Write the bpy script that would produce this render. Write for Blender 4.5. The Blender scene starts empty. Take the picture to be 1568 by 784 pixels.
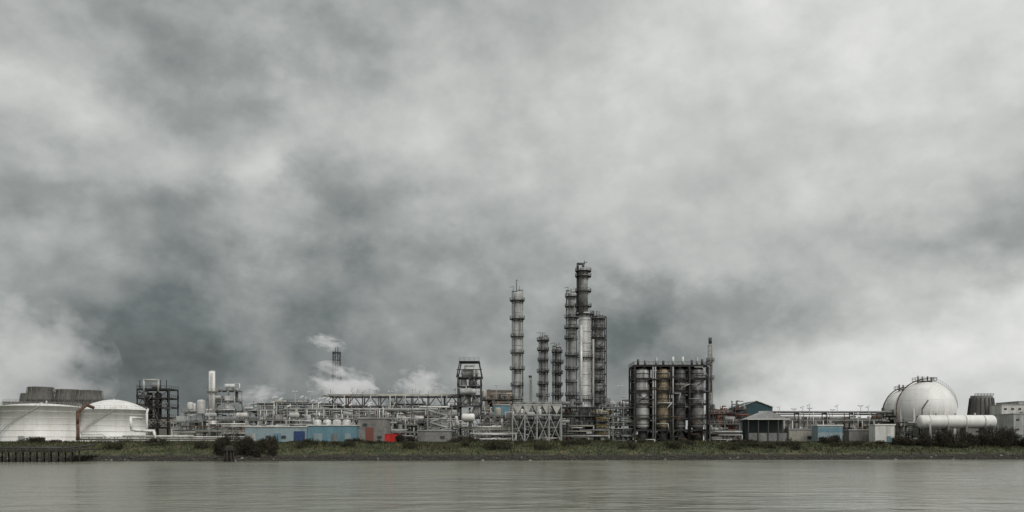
import bpy, math, random
from mathutils import Vector, noise
R=random.Random(7)
F=1358.0; EYE=5.0; G=4.8
def X(px,D): return (px-784)/F*D
def Z(py,D): return EYE+(678-py)/F*D
scene=bpy.context.scene
scene.view_settings.view_transform='Standard'; scene.view_settings.look='None'; scene.view_settings.exposure=0

# ------------------------------------------------------------ materials
def mat(name,c,c2=None,scale=0.35,rough=0.6,metal=0.0,streak=0.3,lo=0.4,hi=0.68,bump=0.0,fine=0.18):
    m=bpy.data.materials.new(name); m.use_nodes=True
    N=m.node_tree.nodes; L=m.node_tree.links
    b=N['Principled BSDF']
    if c2 is None: c2=[v*0.6 for v in c]
    tc=N.new('ShaderNodeTexCoord'); mp=N.new('ShaderNodeMapping'); mp.inputs['Scale'].default_value=(1,1,streak)
    L.new(tc.outputs['Object'],mp.inputs['Vector'])
    n=N.new('ShaderNodeTexNoise'); n.inputs['Scale'].default_value=scale; n.inputs['Detail'].default_value=5; n.inputs['Roughness'].default_value=0.65
    L.new(mp.outputs[0],n.inputs['Vector'])
    r=N.new('ShaderNodeValToRGB'); r.color_ramp.elements[0].position=lo; r.color_ramp.elements[1].position=hi
    r.color_ramp.elements[0].color=(*c,1); r.color_ramp.elements[1].color=(*c2,1)
    L.new(n.outputs['Fac'],r.inputs[0])
    n2=N.new('ShaderNodeTexNoise'); n2.inputs['Scale'].default_value=scale*7; n2.inputs['Detail'].default_value=2
    L.new(tc.outputs['Object'],n2.inputs['Vector'])
    mr=N.new('ShaderNodeMapRange'); mr.inputs[1].default_value=0.3; mr.inputs[2].default_value=0.7; mr.inputs[3].default_value=1-fine; mr.inputs[4].default_value=1+fine
    L.new(n2.outputs['Fac'],mr.inputs[0])
    mx=N.new('ShaderNodeVectorMath'); mx.operation='SCALE'
    L.new(r.outputs[0],mx.inputs[0]); L.new(mr.outputs[0],mx.inputs['Scale'])
    L.new(mx.outputs[0],b.inputs['Base Color'])
    b.inputs['Roughness'].default_value=rough; b.inputs['Metallic'].default_value=metal
    return m
WHITE=mat('white_paint',(0.84,0.83,0.81),(0.68,0.66,0.62),0.25,0.45,streak=0.15,fine=0.05)
WHITE2=mat('aged_white_paint',(0.70,0.70,0.67),(0.45,0.42,0.37),0.4,0.55,streak=0.2,fine=0.12)
LGREY=mat('light_grey_steel',(0.46,0.47,0.46),(0.27,0.26,0.24),0.4,0.55)
MGREY=mat('mid_grey_steel',(0.22,0.225,0.22),(0.12,0.115,0.105),0.4,0.55)
DGREY=mat('dark_grey_steel',(0.07,0.072,0.074),(0.042,0.038,0.034),0.4,0.6)
BLACK=mat('black_steel',(0.026,0.026,0.027),(0.044,0.035,0.029),0.5,0.65)
SILVER=mat('aluminium_cladding',(0.68,0.68,0.67),(0.42,0.41,0.39),0.35,0.42,metal=0.15,streak=0.5)
SILVERD=mat('weathered_cladding',(0.36,0.36,0.355),(0.16,0.155,0.15),0.5,0.5,metal=0.15,streak=0.6)
TAN=mat('stained_tan_cladding',(0.46,0.38,0.25),(0.20,0.15,0.09),0.3,0.6,streak=0.2)
RUST=mat('rusty_steel',(0.13,0.07,0.045),(0.08,0.042,0.03),0.6,0.8)
BROWN=mat('brown_brick',(0.24,0.19,0.15),(0.15,0.115,0.09),0.3,0.8,streak=1)
BEIGE=mat('beige_panels',(0.42,0.40,0.35),(0.32,0.30,0.26),0.2,0.7,streak=1)
CONC=mat('concrete',(0.23,0.22,0.205),(0.14,0.135,0.125),0.15,0.85)
CTOW=mat('cooling_tower_panel',(0.16,0.155,0.14),(0.10,0.095,0.085),0.12,0.8,streak=0.4)
PBLUE=mat('pale_blue_panels',(0.29,0.37,0.40),(0.21,0.27,0.29),0.3,0.6,streak=0.3,fine=0.08)
CYAN=mat('cyan_panels',(0.15,0.28,0.34),(0.11,0.205,0.25),0.3,0.55,streak=0.3,fine=0.08)
DBLUE=mat('deep_blue_door',(0.03,0.06,0.16),(0.025,0.05,0.13),0.4,0.5)
TEAL=mat('teal_panels',(0.03,0.085,0.105),(0.025,0.06,0.075),0.3,0.6)
GREEND=mat('dark_green_cladding',(0.03,0.05,0.045),(0.02,0.03,0.03),0.3,0.6)
ROOF=mat('grey_roof_sheet',(0.38,0.39,0.39),(0.26,0.26,0.25),0.3,0.6)
RED=mat('red_paint',(0.60,0.025,0.02),(0.42,0.02,0.018),0.4,0.5)
REDB=mat('red_brown_panels',(0.24,0.085,0.06),(0.16,0.065,0.05),0.4,0.7)
GLASS=mat('window_glass',(0.03,0.035,0.04),(0.05,0.055,0.06),0.4,0.15)
YEL=mat('yellow_paint',(0.5,0.36,0.07),(0.36,0.26,0.07),0.4,0.6)
WOOD=mat('tarred_timber',(0.03,0.026,0.022),(0.055,0.046,0.037),0.8,0.85)
LAMP=mat('floodlight_housing',(0.85,0.86,0.86),(0.75,0.75,0.75),0.4,0.35)
STONE=mat('riprap_stone',(0.06,0.053,0.042),(0.024,0.022,0.017),0.9,0.9,streak=1)
GR1=mat('grass_green',(0.064,0.076,0.027),(0.046,0.056,0.021),0.2,0.9,streak=1)
GR2=mat('grass_dry',(0.12,0.10,0.055),(0.085,0.07,0.038),0.2,0.9,streak=1)
GR3=mat('grass_dark',(0.03,0.038,0.016),(0.025,0.028,0.014),0.2,0.9,streak=1)
TW1=mat('shrub_twigs',(0.04,0.03,0.021),(0.027,0.021,0.016),0.5,0.9,streak=1)
TW2=mat('shrub_leaves_dark',(0.026,0.030,0.014),(0.042,0.036,0.02),0.5,0.9,streak=1)
TW3=mat('shrub_leaves_brown',(0.062,0.048,0.03),(0.042,0.038,0.021),0.5,0.9,streak=1)
TREEM=mat('distant_foliage',(0.055,0.062,0.048),(0.075,0.07,0.055),0.1,0.9,streak=1)

# ------------------------------------------------------------ mesh builder
class B:
    def __init__(s,name): s.n=name; s.v=[]; s.f=[]; s.m=[]; s.s=[]; s.mats=[]
    def mi(s,m):
        if m not in s.mats: s.mats.append(m)
        return s.mats.index(m)
    def face(s,idx,m,sm=False): s.f.append(idx); s.m.append(m); s.s.append(sm)
    def box(s,x0,x1,y0,y1,z0,z1,m):
        k=len(s.v); i=s.mi(m)
        s.v+=[(x0,y0,z0),(x1,y0,z0),(x1,y1,z0),(x0,y1,z0),(x0,y0,z1),(x1,y0,z1),(x1,y1,z1),(x0,y1,z1)]
        for q in ((0,3,2,1),(4,5,6,7),(0,1,5,4),(1,2,6,5),(2,3,7,6),(3,0,4,7)): s.face([k+a for a in q],i)
    def axes(s,a,b):
        a=Vector(a); b=Vector(b); d=b-a; l=d.length or 1e-6; d=d/l
        up=Vector((0,0,1)) if abs(d.z)<0.9 else Vector((0,1,0))
        u=up.cross(d).normalized(); w=d.cross(u).normalized()
        return a,b,d,l,u,w
    def beam(s,a,b,w,m,h=None):
        h=h or w; a,b,d,l,u,v=s.axes(a,b); k=len(s.v); i=s.mi(m)
        for p in (a,b):
            for su,sv in ((-1,-1),(1,-1),(1,1),(-1,1)):
                s.v.append(tuple(p+u*su*w/2+v*sv*h/2))
        for q in ((3,2,1,0),(4,5,6,7),(0,1,5,4),(1,2,6,5),(2,3,7,6),(3,0,4,7)): s.face([k+x for x in q],i)
    def lathe(s,a,b,prof,m,n=16,sm=True):
        a,b,d,l,u,v=s.axes(a,b); k=len(s.v); i=s.mi(m)
        cs=[(math.cos(2*math.pi*j/n),math.sin(2*math.pi*j/n)) for j in range(n)]
        for t,r in prof:
            for c,q in cs: s.v.append(tuple(a+d*t+(u*c+v*q)*r))
        for p in range(len(prof)-1):
            for j in range(n):
                j2=(j+1)%n; s.face([k+p*n+j,k+p*n+j2,k+(p+1)*n+j2,k+(p+1)*n+j],i,sm)
        if prof[0][1]>0.004: s.face([k+j for j in range(n)][::-1],i)
        if prof[-1][1]>0.004: s.face([k+(len(prof)-1)*n+j for j in range(n)],i)
    def cyl(s,a,b,r,m,r2=None,n=12):
        l=(Vector(b)-Vector(a)).length; s.lathe(a,b,[(0,r),(l,r if r2 is None else r2)],m,n)
    def drum(s,a,b,r,m,n=18,e=0.5):
        l=(Vector(b)-Vector(a)).length; h=r*e; P=[]
        for k in range(6):
            t=k/5*math.pi/2; P.append((h*(1-math.cos(t)),max(r*math.sin(t),0.01)))
        P2=[(l-t,q) for t,q in P[::-1]]
        s.lathe(a,b,P+P2,m,n)
    def sphere(s,c,r,m,n=32,rings=20):
        P=[(r*(1-math.cos(math.pi*k/rings)),max(r*math.sin(math.pi*k/rings),0.01)) for k in range(rings+1)]
        c=Vector(c); s.lathe(c-Vector((0,0,r)),c+Vector((0,0,r)),P,m,n)
    def pipe(s,pts,r,m,n=8):
        for a,b in zip(pts[:-1],pts[1:]): s.cyl(a,b,r,m,n=n)
        for p in pts[1:-1]: s.sphere(p,r*1.08,m,8,6)
    def rail(s,pts,m,h=1.1,w=0.08):
        for a,b in zip(pts[:-1],pts[1:]):
            a=Vector(a); b=Vector(b); l=(b-a).length; k=max(1,int(l/1.6))
            for q in (h,h*0.55): s.beam(a+Vector((0,0,q)),b+Vector((0,0,q)),w,m)
            for j in range(k+1):
                p=a.lerp(b,j/k); s.beam(p,p+Vector((0,0,h)),w,m)
    def ringplat(s,x,y,z,r,m,out=1.1,rm=None,n=14,a0=0,a1=360,rail=True):
        rm=rm or m; i=s.mi(m); k=len(s.v); st=math.radians((a1-a0)/n)
        for j in range(n+1):
            t=math.radians(a0)+st*j; c,q=math.cos(t),math.sin(t)
            for rr,zz in ((r,z),(r+out,z),(r+out,z+0.18),(r,z+0.18)): s.v.append((x+c*rr,y+q*rr,zz))
        for j in range(n):
            o=k+j*4; p=o+4
            s.face([o,o+1,p+1,p],i); s.face([o+1,o+2,p+2,p+1],i); s.face([o+2,o+3,p+3,p+2],i)
        for j in range(n):
            t=math.radians(a0)+st*j; t2=t+st
            A=(x+math.cos(t)*(r+out-.05),y+math.sin(t)*(r+out-.05)); Bq=(x+math.cos(t2)*(r+out-.05),y+math.sin(t2)*(r+out-.05))
            if rail:
                for h in (0.6,1.15): s.beam((*A,z+h),(*Bq,z+h),0.08,rm)
                s.beam((*A,z),(*A,z+1.15),0.09,rm)
            if j%2==0: s.beam((x+math.cos(t)*r,y+math.sin(t)*r,z-1.0),(A[0],A[1],z),0.12,m)
    def ladder(s,x,y,z0,z1,m,w=0.55):
        s.beam((x-w/2,y,z0),(x-w/2,y,z1),0.1,m); s.beam((x+w/2,y,z0),(x+w/2,y,z1),0.1,m)
        z=z0
        while z<z1:
            s.beam((x-w/2,y,z),(x+w/2,y,z),0.06,m)
            if z>z0+2: s.beam((x-w/2,y-0.0,z),(x-w/2,y-0.6,z),0.05,m); s.beam((x+w/2,y,z),(x+w/2,y-0.6,z),0.05,m); s.beam((x-w/2,y-0.6,z),(x+w/2,y-0.6,z),0.05,m)
            z+=0.9
        s.beam((x,y-0.6,z0+2),(x,y-0.6,z1),0.06,m)
    def done(s,parent=None):
        me=bpy.data.meshes.new(s.n); me.from_pydata([tuple(p) for p in s.v],[],s.f)
        for m in s.mats: me.materials.append(m)
        me.polygons.foreach_set('material_index',s.m); me.polygons.foreach_set('use_smooth',s.s); me.update()
        o=bpy.data.objects.new(s.n,me); scene.collection.objects.link(o)
        if parent: o.parent=parent
        return o

def lin(a,b,n): return [a+(b-a)*i/n for i in range(n+1)]
def frame(b,x0,x1,y0,y1,zs,nx,ny,w,m,br=0.4,deck=None,rail=True,rm=None,rnd=R,bw=0.22):
    xs=lin(x0,x1,nx); ys=lin(y0,y1,ny)
    for x in xs:
        for y in ys: b.beam((x,y,G-0.3),(x,y,zs[-1]),w,m)
    for z in zs:
        for y in ys: b.beam((x0,y,z),(x1,y,z),w*0.7,m,w)
        for x in xs: b.beam((x,y0,z),(x,y1,z),w*0.7,m,w)
        if deck: b.box(x0-0.3,x1+0.3,y0-0.3,y1+0.3,z+w*0.5+0.01,z+w*0.5+0.12,deck)
        if rail and rnd.random()<0.85: b.rail([(x0-.25,y1+.25,z+w*.5+.1),(x0-.25,y0-.25,z+w*.5+.1),(x1+.25,y0-.25,z+w*.5+.1),(x1+.25,y1+.25,z+w*.5+.1)],rm or m)
    zz=[G]+list(zs)
    for i in range(nx):
        for k in range(len(zz)-1):
            if rnd.random()<br:
                t=rnd.random()
                A=(xs[i],y0,zz[k]); C=(xs[i+1],y0,zz[k+1]); D_=(xs[i+1],y0,zz[k]); E=(xs[i],y0,zz[k+1])
                mid=((xs[i]+xs[i+1])/2,y0,zz[k+1])
                if t<0.4: b.beam(A,C,bw,m); b.beam(D_,E,bw,m)
                elif t<0.7: b.beam(A,mid,bw,m); b.beam(D_,mid,bw,m)
                else: b.beam(A,C,bw,m)
PM=[LGREY,WHITE2,SILVER,MGREY,SILVERD,DGREY,WHITE2,LGREY,RUST,BEIGE,MGREY,WHITE]
def equipment(b,x0,x1,y,z,h,rnd,pm=PM):
    t=rnd.random(); w=x1-x0; m=rnd.choice(pm)
    if t<0.25:
        r=min(h*0.28,rnd.uniform(0.6,1.1)); b.drum((x0+0.3,y,z+r+0.6),(x1-0.3,y,z+r+0.6),r,m)
        for q in (0.25,0.75): b.box(x0+w*q-.2,x0+w*q+.2,y-r*.8,y+r*.8,z,z+0.8,MGREY)
    elif t<0.45:
        r=rnd.uniform(0.4,min(1.2,w*0.3)); hh=min(h*0.95,rnd.uniform(2.5,5)); xc=rnd.uniform(x0+r,x1-r)
        b.drum((xc,y,z+0.5),(xc,y,z+0.5+hh),r,m); b.cyl((xc,y,z),(xc,y,z+.7),r*.6,DGREY)
    elif t<0.55:
        b.box(x0+w*.15,x0+w*.7,y-1,y+1,z,z+h*rnd.uniform(.25,.6),m)
    else:
        for q in range(rnd.randint(3,6)):
            xx=rnd.uniform(x0,x1); zz=z+rnd.uniform(0.4,h*0.9); x2=max(x0,min(x1,xx+rnd.uniform(-3,3)))
            b.pipe([(xx,y+.5-q*.3,z-0.5),(xx,y+.5-q*.3,zz),(x2,y+.5-q*.3,zz)],rnd.uniform(.1,.25),rnd.choice(pm),n=7)
def process_unit(name,px0,px1,py,D,depth,seed,steel=MGREY,levels=3,bay=5.0,pm=PM,jag=True,deck=None,br=0.35,w=0.28):
    rnd=random.Random(seed); b=B(name)
    x0,x1=X(px0,D),X(px1,D); zt=Z(py,D); nb=max(1,round((x1-x0)/bay)); xs=lin(x0,x1,nb)
    i=0
    while i<nb:
        k=min(nb-i,rnd.randint(1,3)); top=zt-(rnd.uniform(0,0.4)*(zt-G) if jag else 0)
        lv=max(1,levels-(1 if top<zt-0.3*(zt-G) else 0)); zs=lin(G,top,lv)[1:]
        a,c=xs[i],xs[i+k]; dy=rnd.uniform(0,2) if jag else 0
        frame(b,a+.15,c-.15,D+dy,D+dy+depth,zs,k,1,w,steel,br,deck or MGREY,rnd=rnd,rm=rnd.choice([steel,LGREY,YEL if rnd.random()<.12 else steel]))
        zz=[G]+zs
        for q in range(k):
            for j in range(len(zz)):
                h=(zz[j+1]-zz[j]) if j+1<len(zz) else 4
                if j+1==len(zz) and rnd.random()<0.5: continue
                for yy in (D+dy+depth*.2,D+dy+depth*.8):
                    equipment(b,xs[i+q]+.3,xs[i+q+1]-.3,yy,zz[j]+w*.5+.13,h-0.6,rnd,pm)
        if rnd.random()<.5:      # thin vent pipes and masts above the deck
            for q in range(rnd.randint(1,3)):
                xx=rnd.uniform(a,c); b.cyl((xx,D+dy+1,top-2),(xx,D+dy+1,top+rnd.uniform(1.2,4)),rnd.uniform(.07,.2),rnd.choice(pm),n=6)
        i+=k
    for q in range(int((x1-x0)/2.2)):
        a=rnd.uniform(x0,x1-4); c=min(x1,a+rnd.uniform(3,22)); z=rnd.uniform(G+1,zt-1); y=D-rnd.uniform(.3,1.2); r=rnd.choice([.1,.12,.15,.2,.3])
        z2=max(G,min(zt,z+rnd.uniform(-5,5)))
        b.pipe([(a,y,z),(c,y,z),(c,y,z2)] if rnd.random()<.6 else [(a,y,z),(c,y,z)],r,rnd.choice(pm),n=7)
    return b.done()
def pipe_rack(name,px0,px1,D,zs,steel=MGREY,depth=5,step=7,np_=5,seed=1,pm=PM,truss=False,w=.3,lamps=0):
    rnd=random.Random(seed); b=B(name); x0,x1=X(px0,D),X(px1,D); n=max(1,int((x1-x0)/step)); xs=lin(x0,x1,n)
    for x in xs:
        for y in (D,D+depth): b.beam((x,y,G-.3),(x,y,zs[-1]+.3),w,steel)
        for z in zs: b.beam((x,D-.5,z),(x,D+depth+.5,z),w,steel)
    for k,z in enumerate(zs):
        for y in (D-.1,D+depth+.1): b.beam((x0,y,z-.25),(x1,y,z-.25),.25,steel)
        for q in range(np_):
            r=rnd.choice([.12,.18,.22,.3,.38]); y=D+.4+q*(depth-.8)/max(1,np_-1)
            b.cyl((x0-rnd.uniform(0,4),y,z+.18+r),(x1+rnd.uniform(0,4),y,z+.18+r),r,rnd.choice(pm),n=8)
            for _ in range(2):
                xx=rnd.uniform(x0,x1); b.pipe([(xx,D-.4,z+.4),(xx,D-.4,z-rnd.uniform(2,8) if z>12 else G),(xx+rnd.uniform(-4,4),D-.4,z-8 if z>14 else G)],.14,rnd.choice(pm),n=6)
    if truss:
        za,zb=zs[-2] if len(zs)>1 else zs[-1]-3,zs[-1]
        for i in range(n):
            m_=(xs[i]+xs[i+1])/2
            b.beam((xs[i],D-.15,za),(m_,D-.15,zb),.32,steel); b.beam((m_,D-.15,zb),(xs[i+1],D-.15,za),.32,steel)
    for q in range(lamps):
        x=rnd.uniform(x0,x1); z=zs[-1]; h=rnd.uniform(1.5,3); b.beam((x,D,z),(x,D,z+h),.14,LGREY); b.beam((x-.8,D-.2,z+h-.25),(x+.3,D-.2,z+h+.35),.5,LAMP)
    return b.done()
def dist_column(name,px,D,rpx,ytop,plats,body,steel,vent=0,side=1):
    b=B(name); s=D/F; r=rpx*s; x=X(px,D); zt=Z(ytop,D); y=D
    P=[(0,r*1.15),(3,r),(zt-G-r*.6,r)]
    for k in range(1,6):
        t=k/5*math.pi/2; P.append((zt-G-r*.6+r*.6*math.sin(t),max(.05,r*math.cos(t))))
    b.lathe((x,y,G),(x,y,zt),P,body,24)
    z=G+4
    while z<zt-2:
        b.lathe((x,y,z),(x,y,z+1),[(0,r+.02),(.02,r+.09),(.22,r+.09),(.24,r+.02)],steel if R.random()<.3 else body,24); z+=R.uniform(2.2,4)
    for k,py in enumerate(plats):
        zz=Z(py,D); st=R.choice([0,30,200,180])
        b.ringplat(x,y,zz,r,steel,out=R.uniform(1.0,1.5),a0=st,a1=st+R.choice([360,360,270]),n=14)
        b.cyl((x+R.choice([-1,1])*(r+.2),y-.3,zz+.2),(x+R.choice([-1,1])*(r+.9),y-.3,zz+1.0),.3,LGREY,n=8)
        if k+1<len(plats):
            z2=Z(plats[k+1],D); sx=1 if k%2 else -1
            b.ladder(x+sx*(r*.75),y-r-.4,z2,zz+1.1,steel)
    b.ladder(x+r*.6,y-r-.4,max(G,G+2),Z(plats[-1],D),steel)
    for k,(off,rr) in enumerate(((side*(r+.55),.3),(-side*(r+.4),.16))):
        b.pipe([(x+side*0.2,y-.1,zt+.2+.5*(1-k)),(x+off,y-.1,zt+.2+.5*(1-k)),(x+off,y-.1,G+2)] ,rr,SILVERD if k==0 else steel)
    if vent: b.cyl((x-.3,y,zt-.2),(x-.3,y,Z(vent,D)),.13,steel,n=6); b.beam((x+.8,y,zt),(x+.8,y,zt+2.2),.12,steel); b.beam((x-.3,y,Z(vent,D)),(x+.5,y,Z(vent,D)-.6),.1,steel)
    b.beam((x-r,y,zt-.5),(x-r,y,zt+2),.16,steel); b.beam((x-r,y,zt+2),(x-r-1.4,y,zt+1.7),.14,steel)
    return b

# ------------------------------------------------------------ world
SUN_EL=math.radians(48); SUN_AZ=math.radians(150)
w=bpy.data.worlds.new("World"); scene.world=w; w.use_nodes=True
N=w.node_tree.nodes; L=w.node_tree.links; N.clear()
def nd(t,**k):
    n=N.new(t)
    for a,b_ in k.items(): setattr(n,a,b_)
    return n
def M(op,a,b_=None,c=None,clamp=False):
    n=nd('ShaderNodeMath',operation=op); n.use_clamp=clamp
    for i,v in enumerate((a,b_,c)):
        if v is None: continue
        if isinstance(v,(int,float)): n.inputs[i].default_value=v
        else: L.new(v,n.inputs[i])
    return n.outputs[0]
out=nd('ShaderNodeOutputWorld'); bg=nd('ShaderNodeBackground'); bg.inputs['Strength'].default_value=0.1; L.new(bg.outputs[0],out.inputs[0])
sky=nd('ShaderNodeTexSky'); sky.sky_type='NISHITA'; sky.sun_disc=False; sky.sun_elevation=SUN_EL; sky.sun_rotation=SUN_AZ; sky.dust_density=3
tc=nd('ShaderNodeTexCoord'); sp=nd('ShaderNodeSeparateXYZ'); L.new(tc.outputs['Generated'],sp.inputs[0])
x_,y_,z_=sp.outputs
def vecnoise(scale_vec,scale,detail,rough,dist=0.0,off=(0,0,0),src=None):
    mp=nd('ShaderNodeMapping'); mp.inputs['Scale'].default_value=scale_vec; mp.inputs['Location'].default_value=off
    L.new(src or tc.outputs['Generated'],mp.inputs[0])
    n=nd('ShaderNodeTexNoise'); n.inputs['Scale'].default_value=scale; n.inputs['Detail'].default_value=detail; n.inputs['Roughness'].default_value=rough; n.inputs['Distortion'].default_value=dist
    L.new(mp.outputs[0],n.inputs['Vector']); return n
wn=vecnoise((1,1,1.5),3.2,2,0.5); ws=nd('ShaderNodeSeparateColor'); L.new(wn.outputs['Color'],ws.inputs[0])
wn2=vecnoise((1,1,1.3),12,5,0.55,0.0,(3,1,7)); ws2=nd('ShaderNodeSeparateColor'); L.new(wn2.outputs['Color'],ws2.inputs[0])
az0=M('ARCTAN2',x_,y_); el0=M('ARCSINE',z_)
az=M('ADD',az0,M('MULTIPLY',M('SUBTRACT',ws.outputs[0],.5),.08)); az=M('ADD',az,M('MULTIPLY',M('SUBTRACT',ws2.outputs[0],.5),.14))
el=M('ADD',el0,M('MULTIPLY',M('SUBTRACT',ws.outputs[1],.5),.05)); el=M('ADD',el,M('MULTIPLY',M('SUBTRACT',ws2.outputs[1],.5),.10))
u=M('ADD',M('DIVIDE',az,1.1),.5,clamp=True)
cols=[0,100,200,300,400,500,600,700,800,900,1000,1100,1250,1400,1568]
grid={0:[160,160,160,154,152,160,168,176,186,196,203,207,209,213,215],
80:[170,176,158,146,145,158,171,177,187,197,204,207,210,212,213],
160:[192,190,164,162,170,180,186,186,190,198,201,202,205,208,210],
240:[168,174,188,180,202,156,174,185,186,190,193,196,200,202,198],
320:[160,156,152,154,172,144,152,164,174,186,187,191,194,192,180],
400:[160,142,133,130,150,126,125,138,152,170,180,181,176,160,158],
480:[168,138,114,111,126,124,138,140,154,130,129,141,158,188,208],
550:[190,156,110,105,112,116,126,146,152,118,118,138,200,220,221],
620:[186,140,112,110,114,120,126,134,130,128,156,194,222,213,204]}
res=None; prev=None
for py in sorted(grid,reverse=True):
    r=nd('ShaderNodeValToRGB'); cr=r.color_ramp; cr.interpolation='CARDINAL'
    e=math.atan((678-py)/F*0.94)
    for i,(cx,v) in enumerate(zip(cols,grid[py])):
        pos=math.atan((cx-784)/F)/1.1+.5; v=(v+2)/255
        if i<2: el_=cr.elements[i]; el_.position=pos
        else: el_=cr.elements.new(pos)
        el_.color=(v,v,v,1)
    L.new(u,r.inputs[0])
    if res is None: res=r.outputs[0]
    else:
        mr=nd('ShaderNodeMapRange',interpolation_type='SMOOTHSTEP'); mr.inputs[1].default_value=prev; mr.inputs[2].default_value=e
        L.new(el,mr.inputs[0]); mx=nd('ShaderNodeMix',data_type='RGBA'); L.new(mr.outputs[0],mx.inputs[0]); L.new(res,mx.inputs[6]); L.new(r.outputs[0],mx.inputs[7]); res=mx.outputs[2]
    prev=e
bw=nd('ShaderNodeRGBToBW'); L.new(res,bw.inputs[0]); lum=bw.outputs[0]
wv=nd('ShaderNodeVectorMath',operation='MULTIPLY_ADD'); L.new(wn2.outputs['Color'],wv.inputs[0]); wv.inputs[1].default_value=(.16,.16,.16); L.new(tc.outputs['Generated'],wv.inputs[2])
def cells(off,scale=7.5):
    mpv=nd('ShaderNodeMapping'); mpv.inputs['Scale'].default_value=(1,1,1.25); mpv.inputs['Location'].default_value=off; L.new(wv.outputs[0],mpv.inputs[0])
    vo=nd('ShaderNodeTexVoronoi'); vo.feature='F1'; vo.inputs['Scale'].default_value=scale; L.new(mpv.outputs[0],vo.inputs['Vector']); return vo.outputs['Distance']
v1=cells((0,0,0)); v3=cells((.37,.2,.11),17)
nA=vecnoise((1,1,1.35),7,8,0.56,0.0,(1.3,0,2)); nA2=vecnoise((1,1,1.35),7,8,0.56,0.0,(1.3+.014,0,2+.026))
amp=M('MULTIPLY_ADD',lum,-1.35,1.62)
det=M('MULTIPLY',M('SUBTRACT',nA.outputs[0],.5),.24)
det=M('ADD',det,M('MULTIPLY',M('SUBTRACT',nA2.outputs[0],nA.outputs[0]),.60))  # emboss from offset noise: pseudo-lighting painted into the cloud tones
det=M('ADD',det,M('MULTIPLY',M('SUBTRACT',.48,v1),.15))
det=M('ADD',det,M('MULTIPLY',M('SUBTRACT',.48,v3),.065))
lum=M('ADD',lum,M('MULTIPLY',det,amp))
rc=nd('ShaderNodeValToRGB'); cr=rc.color_ramp
def s2l(c): return tuple((v/255)**2.2 for v in c)
st=[(.25,(66,69,69)),(.43,(107,113,113)),(.6,(151,155,153)),(.78,(198,200,197)),(.95,(241,241,239))]
for i,(p,c) in enumerate(st):
    e=cr.elements[i] if i<2 else cr.elements.new(p)
    e.position=p; e.color=(*s2l(c),1)
L.new(lum,rc.inputs[0])
sc=nd('ShaderNodeVectorMath',operation='SCALE'); L.new(rc.outputs[0],sc.inputs[0]); sc.inputs['Scale'].default_value=10.0
mx=nd('ShaderNodeMix',data_type='RGBA'); mx.inputs[0].default_value=.975; L.new(sky.outputs[0],mx.inputs[6]); L.new(sc.outputs[0],mx.inputs[7]); L.new(mx.outputs[2],bg.inputs[0])
w.cycles.sampling_method='MANUAL'; w.cycles.sample_map_resolution=128

sd=bpy.data.lights.new('sun','SUN'); sd.energy=1.5; sd.angle=math.radians(35); sd.color=(1,.97,.93); so=bpy.data.objects.new('sun',sd); scene.collection.objects.link(so)
dv=Vector((math.sin(SUN_AZ)*math.cos(SUN_EL),math.cos(SUN_AZ)*math.cos(SUN_EL),math.sin(SUN_EL)))
so.rotation_euler=dv.to_track_quat('Z','Y').to_euler(); so.location=(0,0,200)
cd=bpy.data.cameras.new('camera'); co=bpy.data.objects.new('camera',cd); scene.collection.objects.link(co); scene.camera=co
co.location=(0,0,EYE); co.rotation_euler=(math.radians(90),0,0); cd.sensor_width=36; cd.lens=36*F/1568; cd.shift_y=286/1568; cd.clip_end=20000; cd.clip_start=.5

# ------------------------------------------------------------ ground + water
def shore(x): 
    x=max(-400,min(400,x)); return 250+x*.11+2.0*noise.noise(Vector((x*.03,0,0)))+.5*noise.noise(Vector((x*.25,3,0)))
def hgt(x,t):
    if t<0: h=.22*t
    elif t<4: h=t*.3
    elif t<26: h=1.2+(t-4)/22*3.85
    elif t<31: h=5.05
    elif t<38: h=5.05-(t-31)/7*.25
    else: return 4.8
    if t>0: h+=.28*noise.noise(Vector((x*.12,t*.2,0)))*min(1,t/3)+.12*noise.noise(Vector((x*.6,t*.6,5)))
    return min(h,5.15) if t<36 else h
xs=[-8000,-3000,-1000,-500]+[-300+i*1.0 for i in range(601)]+[500,1000,3000,8000]
ts=[-60,-20,-8,-4,-2,-1]+[i*.8 for i in range(50)]+[60,100,200,500,1500,4000,9000]
me=bpy.data.meshes.new('ground'); V=[];Fc=[]
for x in xs:
    s0=shore(x)
    for t in ts: V.append((x,s0+t,max(-6,hgt(x,t))))
nt=len(ts)
for i in range(len(xs)-1):
    for j in range(nt-1): Fc.append((i*nt+j,(i+1)*nt+j,(i+1)*nt+j+1,i*nt+j+1))
me.from_pydata(V,[],Fc); me.polygons.foreach_set('use_smooth',[True]*len(Fc))
gm=bpy.data.materials.new('bank_ground'); gm.use_nodes=True; n_=gm.node_tree.nodes; l_=gm.node_tree.links; pb=n_['Principled BSDF']; pb.inputs['Roughness'].default_value=.95
t_=n_.new('ShaderNodeTexCoord'); sx=n_.new('ShaderNodeSeparateXYZ'); l_.new(t_.outputs['Object'],sx.inputs[0])
a_=n_.new('ShaderNodeTexNoise'); a_.inputs['Scale'].default_value=.22; a_.inputs['Detail'].default_value=8; l_.new(t_.outputs['Object'],a_.inputs['Vector'])
r1=n_.new('ShaderNodeValToRGB'); 
for i,(p,c) in enumerate(((.35,(.032,.04,.016)),(.5,(.058,.068,.025)),(.66,(.10,.088,.046)))):
    e=r1.color_ramp.elements[i] if i<2 else r1.color_ramp.elements.new(p); e.position=p; e.color=(*c,1)
l_.new(a_.outputs[0],r1.inputs[0])
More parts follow.
